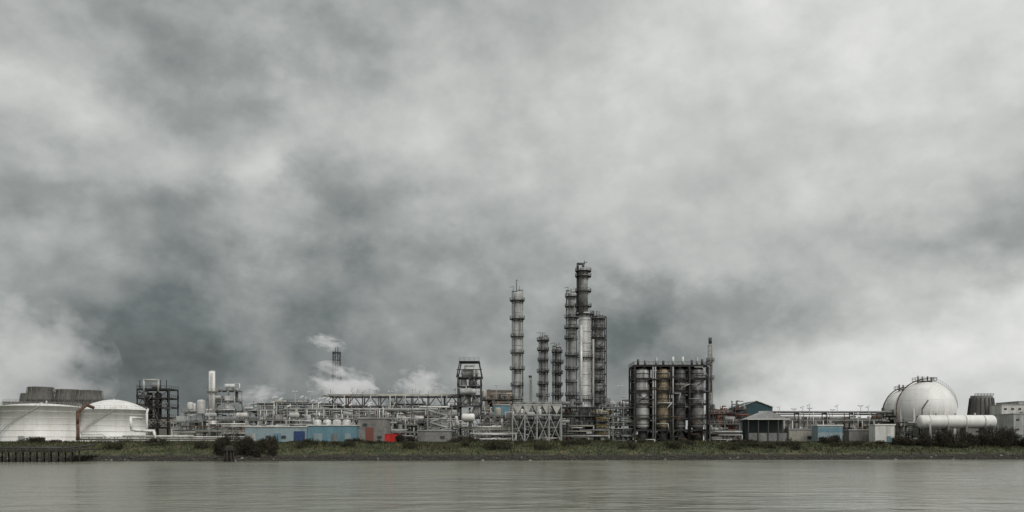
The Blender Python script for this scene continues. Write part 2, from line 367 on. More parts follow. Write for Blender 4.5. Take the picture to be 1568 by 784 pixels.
ad=n_.new('ShaderNodeMath'); ad.operation='MULTIPLY_ADD'; ad.inputs[1].default_value=1.6; l_.new(a_.outputs[0],ad.inputs[0]); l_.new(sx.outputs[2],ad.inputs[2])
mrg=n_.new('ShaderNodeMapRange'); mrg.inputs[1].default_value=2.1; mrg.inputs[2].default_value=2.7; l_.new(ad.outputs[0],mrg.inputs[0])
mg=n_.new('ShaderNodeMix'); mg.data_type='RGBA'; mg.inputs[6].default_value=(.024,.021,.016,1); l_.new(mrg.outputs[0],mg.inputs[0]); l_.new(r1.outputs[0],mg.inputs[7]); l_.new(mg.outputs[2],pb.inputs['Base Color'])
bp=n_.new('ShaderNodeBump'); bp.inputs['Distance'].default_value=.5; l_.new(a_.outputs[0],bp.inputs['Height']); l_.new(bp.outputs[0],pb.inputs['Normal'])
me.materials.append(gm); scene.collection.objects.link(bpy.data.objects.new('ground',me))

me=bpy.data.meshes.new('river_water'); me.from_pydata([(-9000,-6000,0),(9000,-6000,0),(9000,1200,0),(-9000,1200,0)],[],[(0,1,2,3)])
wm=bpy.data.materials.new('murky_water'); wm.use_nodes=True; n_=wm.node_tree.nodes; l_=wm.node_tree.links; pb=n_['Principled BSDF']
pb.inputs['Roughness'].default_value=.14; pb.inputs['IOR'].default_value=1.33
t_=n_.new('ShaderNodeTexCoord')
def wno(scale,sc,det,off=0):
    mp=n_.new('ShaderNodeMapping'); mp.inputs['Scale'].default_value=sc; mp.inputs['Location'].default_value=(off,off,0); l_.new(t_.outputs['Object'],mp.inputs[0])
    q=n_.new('ShaderNodeTexNoise'); q.inputs['Scale'].default_value=scale; q.inputs['Detail'].default_value=det; q.inputs['Roughness'].default_value=.6; l_.new(mp.outputs[0],q.inputs['Vector']); return q
w1=wno(.6,(.5,1,1),4); w3=wno(.2,(.45,1,1),3,50); w2=wno(.03,(.8,.5,1),5,20)
cr=n_.new('ShaderNodeValToRGB'); cr.color_ramp.elements[0].position=.35; cr.color_ramp.elements[0].color=(.205,.205,.16,1); cr.color_ramp.elements[1].position=.65; cr.color_ramp.elements[1].color=(.25,.25,.195,1)
l_.new(w2.outputs[0],cr.inputs[0]); l_.new(cr.outputs[0],pb.inputs['Base Color'])
mrw=n_.new('ShaderNodeMapRange'); mrw.inputs[1].default_value=.46; mrw.inputs[2].default_value=.6; mrw.inputs[3].default_value=.18; mrw.inputs[4].default_value=.8; l_.new(w2.outputs[0],mrw.inputs[0])
m1=n_.new('ShaderNodeMath'); m1.operation='MULTIPLY'; l_.new(w1.outputs[0],m1.inputs[0]); l_.new(mrw.outputs[0],m1.inputs[1])
m2=n_.new('ShaderNodeMath'); m2.operation='MULTIPLY_ADD'; l_.new(w3.outputs[0],m2.inputs[0]); m2.inputs[1].default_value=.75; l_.new(m1.outputs[0],m2.inputs[2])
bp=n_.new('ShaderNodeBump'); bp.inputs['Distance'].default_value=1.0; bp.inputs['Strength'].default_value=.75; l_.new(m2.outputs[0],bp.inputs['Height']); l_.new(bp.outputs[0],pb.inputs['Normal'])
me.materials.append(wm); scene.collection.objects.link(bpy.data.objects.new('river_water',me))

b=B('bank_grass')
ii=[b.mi(m) for m in (GR1,GR2,GR3)]
for k in range(42000):
    x=R.uniform(-190,240); t=R.triangular(3.6,34,28); y=shore(x)+t; z=hgt(x,t)
    cl=noise.noise(Vector((x*.06,t*.15,9)))
    h=R.uniform(.2,.55)*(1+max(0,cl)*2.2); 
    m=ii[1] if R.random()<.15+cl*.6 else (ii[2] if R.random()<.45 else ii[0])
    a=R.uniform(0,math.pi); dx,dy=math.cos(a)*.22,math.sin(a)*.22; lx=R.uniform(-.2,.2)
    q=len(b.v); b.v+=[(x-dx,y-dy,z-.1),(x+dx,y+dy,z-.1),(x+lx,y,z+h)]; b.face([q,q+1,q+2],m)
b.done()
b=B('riprap_stones'); i0=b.mi(STONE); i1=b.mi(CONC)
for k in range(6500):
    x=R.uniform(-190,240); t=R.uniform(-.8,5.0); y=shore(x)+t; z=hgt(x,t); s=R.uniform(.2,.55)*(1.0 if R.random()<.85 else 1.7); q=len(b.v)
    a=R.uniform(0,6.28)
    for (dx,dy,dz) in ((1,0,0),(0,1,0),(-1,0,0),(0,-1,0),(0,0,.7),(0,0,-.7),):
        c,s_=math.cos(a),math.sin(a); jx=R.uniform(.7,1.2)
        b.v.append((x+(dx*c-dy*s_)*s*jx,y+(dx*s_+dy*c)*s*jx,z+dz*s*jx))
    mm=i1 if R.random()<.02 else i0
    for f in ((0,1,4),(1,2,4),(2,3,4),(3,0,4),(1,0,5),(2,1,5),(3,2,5),(0,3,5)): b.face([q+e for e in f],mm)
b.done()

def shrub_into(b,px0,px1,ytop,D,rnd,mats=(TW1,TW2,TW3),dens=190):
    x0,x1=X(px0,D),X(px1,D); W=x1-x0; xm=(x0+x1)/2; H=max(.8,Z(ytop,D)-hgt(xm,D-shore(xm))); ms=[b.mi(m) for m in mats]
    cl=[]
    for k in range(max(4,int(W/1.1))):
        cx=rnd.uniform(x0+.5,x1-.5); e=1-abs((cx-xm)/(W/2))**2.4; hh=H*(.35+.65*e)*rnd.uniform(.6,1.08); cy=D+rnd.uniform(-2,2); gz=hgt(cx,cy-shore(cx))
        for j in range(10):
            a=rnd.uniform(0,6.28); l=rnd.uniform(.6,1); b.beam((cx,cy,gz-.2),(cx+math.cos(a)*1.2*l,cy+math.sin(a)*1.1*l,gz+hh*l*1.12),.07,mats[0])
        cl.append((cx,cy,gz,hh,rnd.uniform(.9,1.9)))
    for k in range(int(W*H*dens)):
        cx,cy,gz,hh,r=rnd.choice(cl); a=rnd.uniform(0,6.28); q=rnd.random()**.5*r; f=rnd.random()**.75
        p=Vector((cx+math.cos(a)*q,cy+math.sin(a)*q,gz+hh*f*(1-.25*(q/r)**2)+rnd.uniform(-.2,.25)))
        s=rnd.uniform(.1,.24); d1=Vector([rnd.uniform(-1,1) for _ in range(3)])*s*1.6; d2=Vector([rnd.uniform(-1,1) for _ in range(3)])*s*1.6
        i=len(b.v); b.v+=[tuple(p),tuple(p+d1),tuple(p+d2)]; b.face([i,i+1,i+2],rnd.choice(ms if f>.5 else ms[:2]))
def shrub(px0,px1,ytop,D,seed,dens=150):
    b=B('shrub'); shrub_into(b,px0,px1,ytop,D,random.Random(seed),dens=dens); b.done()
for a in [(326,400,661,247,1),(366,430,659,249,21),(30,92,669,262,2),(525,560,671,272,3),(608,634,659,275,4),(690,735,668,276,5),(1405,1500,656,285,6),(1470,1600,655,286,7),(1255,1300,667,287,8),(1560,1660,659,287,9),
          (560,600,674,272,11),(865,890,674,276,12),(1120,1150,671,284,13),(1345,1410,668,286,15),(228,250,669,264,16),(1040,1062,674,280,17)]: shrub(*a)
b=B('bank_undergrowth'); rnd=random.Random(99)
for k in range(46):
    p=rnd.uniform(130,1560); wd=rnd.uniform(12,42); D=shore(X(p,275))+rnd.uniform(15,29); shrub_into(b,p,p+wd,rnd.uniform(671,677),D,rnd,mats=(GR3,TW2,rnd.choice([GR2,TW3])),dens=75)
b.done()
b=B('distant_treeline'); mi=b.mi(TREEM); mi2=b.mi(TW2)
for k in range(26000):
    x=R.uniform(-700,800); hh=6+9*(.5+.5*noise.noise(Vector((x*.02,1,0))))+3*noise.noise(Vector((x*.1,4,0))); z=G+hh*R.random()**.7; y=780+R.uniform(-12,12)
    q=len(b.v); p=Vector((x,y,z)); b.v+=[tuple(p)]+[tuple(p+Vector([R.uniform(-1.6,1.6) for _ in range(3)])) for _ in range(2)]; b.face([q,q+1,q+2],mi if R.random()<.8 else mi2)
b.done()

# ------------------------------------------------------------ cooling towers
D=450
b=B('cooling_tower_bank'); s=D/F
b.box(X(20,D),X(172,D),D-9,D+9,G,Z(616,D),CTOW)
for k in range(26): 
    xx=X(20,D)+k*(X(172,D)-X(20,D))/25; b.beam((xx,D-9.2,G),(xx,D-9.2,Z(616,D)),.3,CONC)
for (p0,p1,yt,dd) in ((18,44,602,8),(43,85,594,-1),(79,121,597,3),(115,159,599,-1)):
    c=X((p0+p1)/2,D); r=(p1-p0)/2*s; z0=Z(616,D); z1=Z(yt,D); h=z1-z0
    b.lathe((c,D+dd,z0),(c,D+dd,z1),[(0,r),(h*.25,r*.93),(h*.6,r*.84),(h*.85,r*.82),(h,r*.86),(h+.3,r*.86),(h+.3,r*.8),(h*.4,r*.78)],CTOW,28)
    for j in range(14):
        t=2*math.pi*j/14; b.beam((c+math.cos(t)*(r+.05),D+dd+math.sin(t)*(r+.05),z0),(c+math.cos(t)*(r*.86+.1),D+dd+math.sin(t)*(r*.86+.1),z1),.25,CONC)
b.rail([(X(20,D),D-9,Z(616,D)),(X(172,D),D-9,Z(616,D))],DGREY)
b.done()
def building(name,px0,px1,py,D,depth,wall,roof=ROOF,gable=0,windows=1,door=None,rib=True,band=None):
    b=B(name); x0,x1=X(px0,D),X(px1,D); zt=Z(py,D); b.box(x0,x1,D,D+depth,G-.2,zt,wall)
    if gable:
        k=len(b.v); i=b.mi(roof); iw=b.mi(wall); xm=(x0+x1)/2; g=gable; o=.4
        b.v+=[(x0-o,D-o,zt-.1),(xm,D-o,zt+g),(x1+o,D-o,zt-.1),(x0-o,D+depth+o,zt-.1),(xm,D+depth+o,zt+g),(x1+o,D+depth+o,zt-.1)]
        b.face([k,k+3,k+4,k+1],i); b.face([k+1,k+4,k+5,k+2],i)
        b.v+=[(x0,D-.03,zt-.02),(xm,D-.03,zt+g-.2),(x1,D-.03,zt-.02)]; b.face([k+6,k+8,k+7],iw)
        b.beam((x0-o,D-o,zt-.1),(xm,D-o,zt+g),.25,WHITE2); b.beam((xm,D-o,zt+g),(x1+o,D-o,zt-.1),.25,WHITE2)
    else:
        b.box(x0-.25,x1+.25,D-.25,D+depth+.25,zt,zt+.35,roof)
        for q in range(int((x1-x0)/9)):
            xx=R.uniform(x0+1,x1-2); b.box(xx,xx+R.uniform(.6,1.5),D+2,D+3.2,zt+.351,zt+R.uniform(.7,1.4),MGREY)
    H=zt-G
    if rib:
        n=int((x1-x0)/1.2)
        for j in range(n+1): xx=x0+.1+j*(x1-x0-.2)/max(1,n); b.box(xx-.05,xx+.05,D-.05,D-.002,G,zt-.05,wall)
    if band: b.box(x0-.02,x1+.02,D-.08,D-.06,zt-H*.35,zt-H*.12,band)
    if windows:
        rows=max(1,int(H/4)); n=max(1,int((x1-x0)/4))
        for r in range(rows):
            for j in range(n):
                if (j*7+r*3)%5==0: continue
                xc=x0+(j+.5)*(x1-x0)/n; zc=G+2+r*H/rows; zc=min(zc,zt-1.2)
                b.box(xc-.8,xc+.8,D-.12,D-.055,zc-.55,zc+.55,MGREY); b.box(xc-.7,xc+.7,D-.14,D-.122,zc-.45,zc+.45,GLASS)
    if door:
        dm,p0,p1,hh=door; b.box(X(p0,D),X(p1,D),D-.2,D-.1,G,G+hh,dm)
    return b.done()
building('storage_hall',-60,20,623,430,25,BEIGE)
building('office_building',226,262,640,360,15,BEIGE)
building('pump_house',262,300,655,330,12,WHITE2)
building('workshop_hall',150,215,618,470,20,CONC)

# ------------------------------------------------------------ white tanks
def tank(name,px0,px1,ysh,ypk,D):
    b=B(name); hw=(px1-px0)/2; r=hw*D/(F-hw); cy=D+r; cx=X((px0+px1)/2,cy); zs=Z(ysh,cy-r*.3); zp=Z(ypk,cy); h=zs-G+.3
    b.lathe((cx,cy,G-.3),(cx,cy,zp),[(0,r+.3),(.4,r+.3),(.41,r),(h,r),(h+.02,r+.12),(h+.2,r+.12),(h+.22,r)]+[(h+.22+(zp-zs)*(1-q*q),max(.05,r*q)) for q in (.85,.6,.35,.15,.0)],WHITE,56)
    for k in range(1,6): b.lathe((cx,cy,G+k*h/6),(cx,cy,G+k*h/6+1),[(0,r+.005),(.03,r+.05),(.12,r+.05),(.15,r+.005)],WHITE2,56)
    n=40
    P=[(cx+math.cos(2*math.pi*j/n)*(r-.1),cy+math.sin(2*math.pi*j/n)*(r-.1),zs+.2) for j in range(n+1)]
    for A,C in zip(P[:-1],P[1:]):
        b.beam((A[0],A[1],A[2]+1.05),(C[0],C[1],C[2]+1.05),.06,LGREY); b.beam(A,(A[0],A[1],A[2]+1.05),.06,LGREY)
    b.cyl((cx,cy,zp-.3),(cx,cy,zp+.6),.35,LGREY); b.cyl((cx+r*.4,cy-r*.5,zs),(cx+r*.4,cy-r*.5,zs+1.9),.25,LGREY)
    prev=None
    for j in range(26):
        t=math.radians(-150+j*3.4); zz=G+.5+j*(h-.8)/25; p=(cx+math.cos(t)*(r+.5),cy+math.sin(t)*(r+.5),zz)
        if prev: b.beam(prev,p,.1,LGREY,.2); b.beam((prev[0],prev[1],prev[2]+1),(p[0],p[1],p[2]+1),.05,LGREY)
        b.beam(p,(p[0],p[1],p[2]+1),.05,LGREY); prev=p
    b.box(cx-1.1,cx+1.1,cy-r-.12,cy-r+.3,G+.4,G+2.4,LGREY)
    return b.done()
tank('storage_tank',8,119,623,619,285)
tank('storage_tank',126,223,628,613,296)
D=283; b=B('tank_transfer_pipe')
b.pipe([(X(131,D),D+6,G+11.5),(X(121,D),D+5,G+12.5),(X(119,D),D,G+10),(X(119,D),D,G+6),(X(124,D),D-2,G+4.5),(X(124,D),D-2,G+1)],.5,RUST,12)
b.pipe([(X(114,D),D-2,G+.6),(X(150,D),D-2,G+.6)],.35,WHITE2); b.pipe([(X(128,D),D-2,Z(672,D)),(X(128,D),D-2,Z(665,D)),(X(160,D),D-2,Z(665,D)),(X(175,D),D-2,Z(672,D))],.2,WHITE)
b.done()
D=292; b=B('tank_overflow_pipe')
b.pipe([(X(206,D),D+6,Z(640,D)),(X(206,D),D-3,Z(640,D)),(X(207,D),D-3,Z(658,D)),(X(222,D),D-3,Z(660,D)),(X(241,D),D-3,Z(660,D)),(X(244,D),D-3,Z(672,D))],.42,WHITE,12)
b.pipe([(X(219,D),D+4,Z(626,D)),(X(223,D),D+1,Z(632,D)),(X(223,D),D+1,Z(672,D))],.35,WHITE2,12); b.pipe([(X(192,D),D-2,Z(668,D)),(X(300,D),D-2,Z(668,D))],.3,WHITE2)
b.done()
b=B('perimeter_pipeline')
for k,(z,r,m) in enumerate(((.9,.22,LGREY),(1.5,.16,LGREY),(2.1,.2,WHITE2),(1.2,.14,RUST))):
    b.cyl((X(118,290),289+k*.5,G+z),(X(380,290),289+k*.5,G+z),r,m,n=8)
for k in range(14): xx=X(120+k*19.5,290); b.beam((xx,288.6,G-.2),(xx,288.6,G+2),.25,CONC); b.beam((xx,290.8,G-.2),(xx,290.8,G+2),.25,CONC)
b.done()

D=340
b=B('steel_process_structure'); zs=[Z(p,D) for p in (655,640,624,610,596)]
frame(b,X(210,D),X(259,D),D,D+9,zs,3,1,.42,BLACK,.6,BLACK,rm=BLACK)
for q in (222,236): b.drum((X(q,D),D+4,Z(640,D)),(X(q,D),D+4,Z(600,D)),1.3,DGREY)
for k in range(24):
    a=R.uniform(X(211,D),X(250,D)); z=R.uniform(Z(650,D),Z(600,D)); b.pipe([(a,D-.5,z),(a+R.uniform(1,4),D-.5,z),(a+R.uniform(1,4),D-.5,z-R.uniform(1,4))],R.choice([.12,.2]),R.choice([BLACK,DGREY,MGREY]))
b.pipe([(X(221,D),D-.4,Z(600,D)),(X(221,D),D-.4,Z(582,D)),(X(243,D),D-.4,Z(582,D)),(X(243,D),D-.4,Z(600,D))],.4,LGREY)
for q in (214,246,255): b.beam((X(q,D),D,Z(596,D)),(X(q,D),D,Z(582,D)),.25,BLACK)
b.drum((X(226,D),D+4,Z(590,D)),(X(240,D),D+4,Z(590,D)),1.2,MGREY)
b.done()
D=335
WP=[LGREY,WHITE2,SILVER,WHITE,MGREY]
process_unit('process_unit',276,320,606,D,9,11,LGREY,4,5,WP,w=.26)
process_unit('process_unit',318,360,598,D+4,9,12,LGREY,5,5,WP,w=.26,jag=False)
b=B('boiler_stack'); x=X(326,D); b.cyl((x,D-1,Z(640,D)),(x,D-1,Z(568,D)),1.15,WHITE,n=20); b.cyl((x,D-1,Z(568.4,D)),(x,D-1,Z(567.4,D)),1.2,LGREY,n=20); b.cyl((x,D-1,G),(x,D-1,Z(640,D)),1.9,WHITE2,n=20)
b.drum((X(311,D),D-2,Z(636,D)),(X(311,D),D-2,Z(612,D)),1.6,SILVER); b.ladder(x+.4,D-2.5,G,Z(572,D),LGREY); b.ringplat(x,D-1,Z(600,D),1.15,LGREY); b.beam((X(321,D),D-3,G),(X(321,D),D-3,Z(628,D)),.3,WHITE2)
b.done()
building('control_building',262,330,650,350,10,WHITE2)
process_unit('process_unit',262,378,642,318,7,13,LGREY,2,5)

# ------------------------------------------------------------ clutter mid-left
process_unit('process_unit',362,440,620,345,9,21,MGREY,3)
pipe_rack('pipe_rack',395,515,330,[Z(640,330),Z(630,330),Z(620,330)],LGREY,5,6,6,31,lamps=10)
pipe_rack('pipe_rack',505,705,333,[Z(640,333),Z(624,333),Z(607,333)],DGREY,5,6,7,34,truss=True,lamps=14,w=.36)
pipe_rack('pipe_rack',440,660,316,[Z(652,316),Z(641,316),Z(629,316)],LGREY,5,6,7,32,lamps=6)
process_unit('process_unit',415,560,614,362,10,22,DGREY,4)
process_unit('process_unit',560,700,610,368,10,23,DGREY,4)
process_unit('process_unit',375,480,638,300,6,35,LGREY,2,4.5)
process_unit('process_unit',480,640,636,303,6,24,LGREY,2,4.5)
process_unit('process_unit',590,650,628,308,6,36,LGREY,3,4.5)
process_unit('process_unit',640,700,618,312,9,25,LGREY,3,6,br=.9)
process_unit('process_unit',690,790,640,304,6,26,LGREY,2,4.5)
process_unit('process_unit',735,800,622,322,8,37,LGREY,3,4.5)
process_unit('process_unit',735,800,596,352,10,27,MGREY,4,5,[TAN,LGREY,RUST,DGREY,WHITE2])
process_unit('process_unit',800,890,612,350,10,28,MGREY,4,5)
process_unit('process_unit',858,932,622,305,8,29,DGREY,4,4.5)
process_unit('process_unit',926,972,598,332,10,30,MGREY,5,5)
process_unit('process_unit',922,972,620,310,8,33,LGREY,4,4.5)
building('compressor_building',742,783,598,378,12,BROWN)
b=B('electrical_room'); D=318; b.box(X(757,D),X(781,D),D-3,D-.5,Z(636,D),Z(621,D),CYAN); b.box(X(756,D),X(782,D),D-3.3,D-.2,Z(621,D)+.002,Z(620,D),WHITE2)
for q in (758,769,780): b.beam((X(q,D),D-2.8,G),(X(q,D),D-2.8,Z(636,D)),.3,MGREY); b.box(X(q,D)-.1,X(q,D)+.1,D-3.06,D-3.002,Z(636,D),Z(621,D),PBLUE)
b.done()
building('substation',640,690,660,296,6,CONC)

D=284
building('utility_building',375,470,654,D,10,PBLUE,WHITE2,windows=1,door=(DBLUE,450,467,3.9))
building('utility_building',470.5,546,652,D,10,CYAN,WHITE2,windows=0)
b=B('roller_door')
for (p0,p1,m) in ((378,392,LGREY),(420,430,CYAN),(480,494,PBLUE),(508,516,MGREY),(528,538,PBLUE)):
    x0,x1=X(p0,D),X(p1,D); b.box(x0,x1,D-.3,D-.21,G,G+3.2,m)
    for j in range(7): b.box(x0,x1,D-.33,D-.302,G+.3+j*.42,G+.36+j*.42,m)
b.done()
building('pump_station',548,592,641,D+4,9,CONC,ROOF,windows=1,door=(REDB,560,572,5.2))
b=B('vent_tank'); 
for q in (485,500,515,530): b.drum((X(q,290),291,Z(654,290)),(X(q,290),291,Z(642,290)),1.4,SILVER); b.cyl((X(q,290),291,Z(642,290)),(X(q,290),291,Z(638,290)),.15,LGREY)
b.done()
D=281; b=B('red_skip_container'); x0,x1=X(589,D),X(612,D); z0,z1=G+.25,Z(665,D)
b.box(x0,x1,D,D+2.6,z0,z1,RED)
for j in range(9): xx=x0+.15+j*(x1-x0-.3)/8; b.box(xx-.07,xx+.07,D-.1,D-.002,z0,z1-.15,RED)
b.box(x0-.06,x1+.06,D-.12,D+2.7,z1+.001,z1+.15,RED)
for xx in (x0+.5,x1-.5): b.box(xx-.3,xx+.3,D+.2,D+2.4,G-.1,z0-.002,BLACK)
b.done()

D=325; b=B('process_tower_structure'); zs=[Z(p,D) for p in (655,640,622,606,592,578)]
frame(b,X(701,D),X(736,D),D,D+8,zs,2,1,.42,DGREY,.7,DGREY,rm=BLACK)
xa,xb=X(699,D),X(738,D); za,zb=Z(578,D),Z(554,D)
for q in (xa,xb): 
    for y in (D,D+8): b.beam((q,y,za),(q+(1.2 if q==xa else -1.2),y,zb),.4,BLACK)
b.box(xa+.9,xb-.9,D-.4,D+8.4,zb,zb+.35,BLACK); b.rail([(xa+1,D-.3,zb+.35),(xb-1,D-.3,zb+.35)],BLACK)
b.beam((xa,D,Z(566,D)),(xb,D,Z(566,D)),.3,BLACK)
for k in range(18):
    a=R.uniform(xa,xb-3); z=R.uniform(Z(650,D),Z(585,D)); b.pipe([(a,D-.5,z),(a+R.uniform(1,4),D-.5,z),(a+R.uniform(1,4),D-.5,z-R.uniform(1,4))],R.choice([.12,.2]),R.choice([LGREY,DGREY,MGREY,WHITE2]))
b.drum((X(705,D),D+4,Z(570,D)),(X(732,D),D+4,Z(570,D)),1.5,LGREY); b.box(X(708,D),X(729,D),D+2,D+6,Z(578,D)+.3,Z(575,D),MGREY)
b.pipe([(X(712,D),D+3,Z(570,D)),(X(712,D),D+1,Z(560,D)),(X(726,D),D+1,Z(560,D)),(X(726,D),D+1,Z(590,D))],.35,WHITE2)
b.drum((X(709,D),D+3,Z(591,D)),(X(709,D),D+3,Z(579,D)),1.2,WHITE2); b.drum((X(724,D),D+3,Z(591,D)),(X(724,D),D+3,Z(579,D)),1.5,SILVER)
b.drum((X(712,D),D+2,Z(620,D)),(X(712,D),D+2,Z(594,D)),1.6,WHITE2); b.drum((X(728,D),D+2,Z(640,D)),(X(728,D),D+2,Z(608,D)),1.4,SILVER)
b.drum((X(704,D),D-1,Z(600,D)),(X(730,D),D-1,Z(600,D)),1.1,LGREY)
b.done()
D=300; b=B('stair_tower'); zs=[Z(p,D) for p in (664,655,646,637,628)]
frame(b,X(655,D),X(690,D),D,D+5,zs,2,1,.32,LGREY,.3,MGREY)
for k in range(5):
    z0=[G]+zs; a,c=(X(657,D),X(688,D)) if k%2 else (X(688,D),X(657,D)); b.beam((a,D-.6,z0[k]),(c,D-.6,z0[k+1]),.25,LGREY,.5); b.beam((a,D-.6,z0[k]+1),(c,D-.6,z0[k+1]+1),.09,LGREY)
b.drum((X(706,D),D+1,Z(639,D)),(X(727,D),D+1,Z(639,D)),1.3,WHITE)
b.done()

D=297; b=B('air_cooler_bank'); x0,x1=X(785,D),X(860,D); zt=Z(621,D); zm=Z(634,D)
b.box(x0,x1,D,D+9,zt,zt+.5,LGREY); b.rail([(x0,D+9,zt+.5),(x0,D,zt+.5),(x1,D,zt+.5),(x1,D+9,zt+.5)],LGREY)
n=5
for k in range(n):
    a=x0+k*(x1-x0)/n; c=a+(x1-x0)/n; m_=(a+c)/2; i=b.mi(LGREY); i2=b.mi(WHITE2)
    q=len(b.v); b.v+=[(a+.1,D+.1,zt-.002),(c-.1,D+.1,zt-.002),(m_,D+.6,zm),(a+.1,D+8.9,zt-.002),(c-.1,D+8.9,zt-.002),(m_,D+8.4,zm)]
    b.face([q,q+2,q+1],i2); b.face([q,q+3,q+5,q+2],i); b.face([q+1,q+2,q+5,q+4],i); b.face([q+3,q+4,q+5],i)
    b.cyl((m_,D+4.5,zt+.5),(m_,D+4.5,zt+1.4),1.5,MGREY,n=16)
frame(b,x0,x1,D,D+9,[zm-.3],4,1,.3,LGREY,0,None,rail=False)
xs_=lin(x0,x1,4)
for k in range(4):
    b.beam((xs_[k],D,G),(xs_[k+1],D,zm-.3),.2,LGREY); b.beam((xs_[k+1],D,G),(xs_[k],D,zm-.3),.2,LGREY)
for x in xs_: b.beam((x,D,zm-.3),(x,D,zt),.3,LGREY)
b.done()
process_unit('process_unit',786,858,640,309,5,61,DGREY,2,4.5)

# ------------------------------------------------------------ columns
dist_column('distillation_column',792,330,6,447,[461,489,516,541,566,591,612],LGREY,DGREY,vent=428).done()
dist_column('distillation_column',831.5,332,4.3,517,[522,537,553,570,589,607],SILVERD,BLACK,vent=509).done()
dist_column('distillation_column',853,334,4.0,533,[540,556,572,590,606],SILVERD,BLACK,vent=526,side=-1).done()
dist_column('distillation_column',875.5,325,5.6,448,[455,470,487,503,519,545,566,586,606,630],LGREY,DGREY,vent=442,side=-1).done()
b=dist_column('distillation_column',915,326,6.2,485,[489,503,518,534,550,566,583,600,618,638],SILVERD,BLACK,vent=476)
D=326
for q in (905,927): 
    for y in (D-3,D+3): b.beam((X(q,D),y,G),(X(q,D),y,Z(487,D)),.3,BLACK)
zz=lin(G,Z(487,D),11)
for k in range(11):
    b.beam((X(905,D),D-3,zz[k]),(X(927,D),D-3,zz[k+1]),.2,BLACK); b.beam((X(905,D),D-3,zz[k+1]),(X(927,D),D-3,zz[k+1]),.3,BLACK); b.beam((X(927,D),D-3,zz[k]),(X(905,D),D-3,zz[k+1]),.15,BLACK)
b.done()
D=312; s=D/F; b=B('fractionation_tower'); x=X(895.5,D); r=9.3*s; zt=Z(478,D)
b.lathe((x,D,G),(x,D,zt),[(0,r*1.15),(6,r*1.1),(7,r),(zt-G-2.5,r),(zt-G,r*.8)],SILVER,32)
xu=X(893,D); ru=7.2*s; zu=Z(410,D)
b.lathe((xu,D,zt-1),(xu,D,zu),[(0,ru),(zu-zt+1-1,ru),(zu-zt+.6,ru*.75),(zu-zt+1.2,.3)],SILVERD,28)
z=G+8
while z<zt-3: b.lathe((x,D,z),(x,D,z+1),[(0,r+.01),(.02,r+.07),(.2,r+.07),(.22,r+.01)],SILVERD,32); z+=R.uniform(2.4,5)
b.lathe((x,D,G),(x,D,G+1),[(0,r*1.2),(6,r*1.13),(6.05,r)],DGREY,28)
for py in (416,424,447): b.ringplat(xu,D,Z(py,D),ru,BLACK,out=1.2,n=16)
b.ringplat(xu,D,Z(470,D),ru,BLACK,out=1.3,n=16); b.ringplat(x,D,Z(482,D),r*.9,BLACK,out=1.4,n=18)
for py in (548,612,640): b.ringplat(x,D,Z(py,D),r,DGREY,out=1.1,n=18,a0=180,a1=400)
b.ladder(xu-ru*.8,D-ru-.4,Z(482,D),Z(414,D),BLACK); b.ladder(x+r*.7,D-r-.5,G,Z(482,D),DGREY)
b.pipe([(xu,D,zu),(xu,D,Z(404,D)),(xu-1.9,D,Z(404,D)),(X(884.5,D),D,Z(412,D)),(X(884.5,D),D,Z(478,D))],.42,DGREY,10)
b.pipe([(X(889,D),D-r-.2,Z(500,D)),(X(889,D),D-r-.7,Z(505,D)),(X(889,D),D-r-.7,Z(650,D))],.5,SILVER,12)
b.pipe([(X(908,D),D-1,Z(520,D)),(X(908,D),D-1,Z(655,D))],.35,LGREY,10); b.cyl((X(895,D),D,Z(405,D)),(X(895,D),D,Z(399,D)),.12,DGREY,n=6)
b.beam((xu-1,D,Z(405,D)),(xu+1.4,D,Z(401,D)),.2,BLACK)
b.done()
b=B('vent_stack'); D=322; b.cyl((X(812,D),D,G),(X(812,D),D,Z(577,D)),.45,LGREY); b.cyl((X(812,D),D,Z(578,D)),(X(812,D),D,Z(575,D)),.6,DGREY); b.ladder(X(812,D)+.3,D-.7,G,Z(580,D),DGREY); b.done()

# ------------------------------------------------------------ reactor block
D=305; b=B('reactor_structure'); x0,x1=X(972,D),X(1082,D); zs=[Z(p,D) for p in (659,641,619,600,580,560)]
frame(b,x0,x1,D,D+14,zs,4,2,.52,BLACK,.25,BLACK,rm=BLACK)
for (p0,p1,m) in ((976,996,SILVER),(1007,1027,TAN),(1035,1052,MGREY),(1060,1080,SILVERD)):
    r=(p1-p0)/2*D/F; xc=X((p0+p1)/2,D); 
    b.drum((xc,D+2.6,Z(657,D)),(xc,D+2.6,Z(563,D)),r,m,24)
    b.cyl((xc,D+2.6,G),(xc,D+2.6,Z(655,D)),r*.75,DGREY,n=16)
    for k in range(7): zc=Z(650-k*13,D); b.lathe((xc,D+2.6,zc),(xc,D+2.6,zc+1),[(0,r+.01),(.03,r+.1),(.25,r+.1),(.28,r+.01)],DGREY,24)
    b.drum((xc+.5,D+10,Z(650,D)),(xc+.5,D+10,Z(570,D)),r,DGREY,20)
zz=[G]+zs
for k in range(6):      # rear cladding panels and mid-depth equipment close the block
    for j in range(4):
        a=x0+j*(x1-x0)/4; c=a+(x1-x0)/4
        if (j*3+k*5)%7!=0: b.box(a+.35,c-.35,D+13.2,D+13.4,zz[k]+.3,zz[k+1]-.4,[DGREY,BROWN,CTOW,BROWN][(j+k)%4])
        equipment(b,a+.4,c-.4,D+6.0,zz[k]+.5,zz[k+1]-zz[k]-.8,R,[MGREY,BEIGE,RUST,SILVERD,CTOW,TAN])
        if R.random()<.35: b.ladder(R.uniform(a+1,c-1),D-.3,zz[k]+.4,zz[k+1],BLACK)
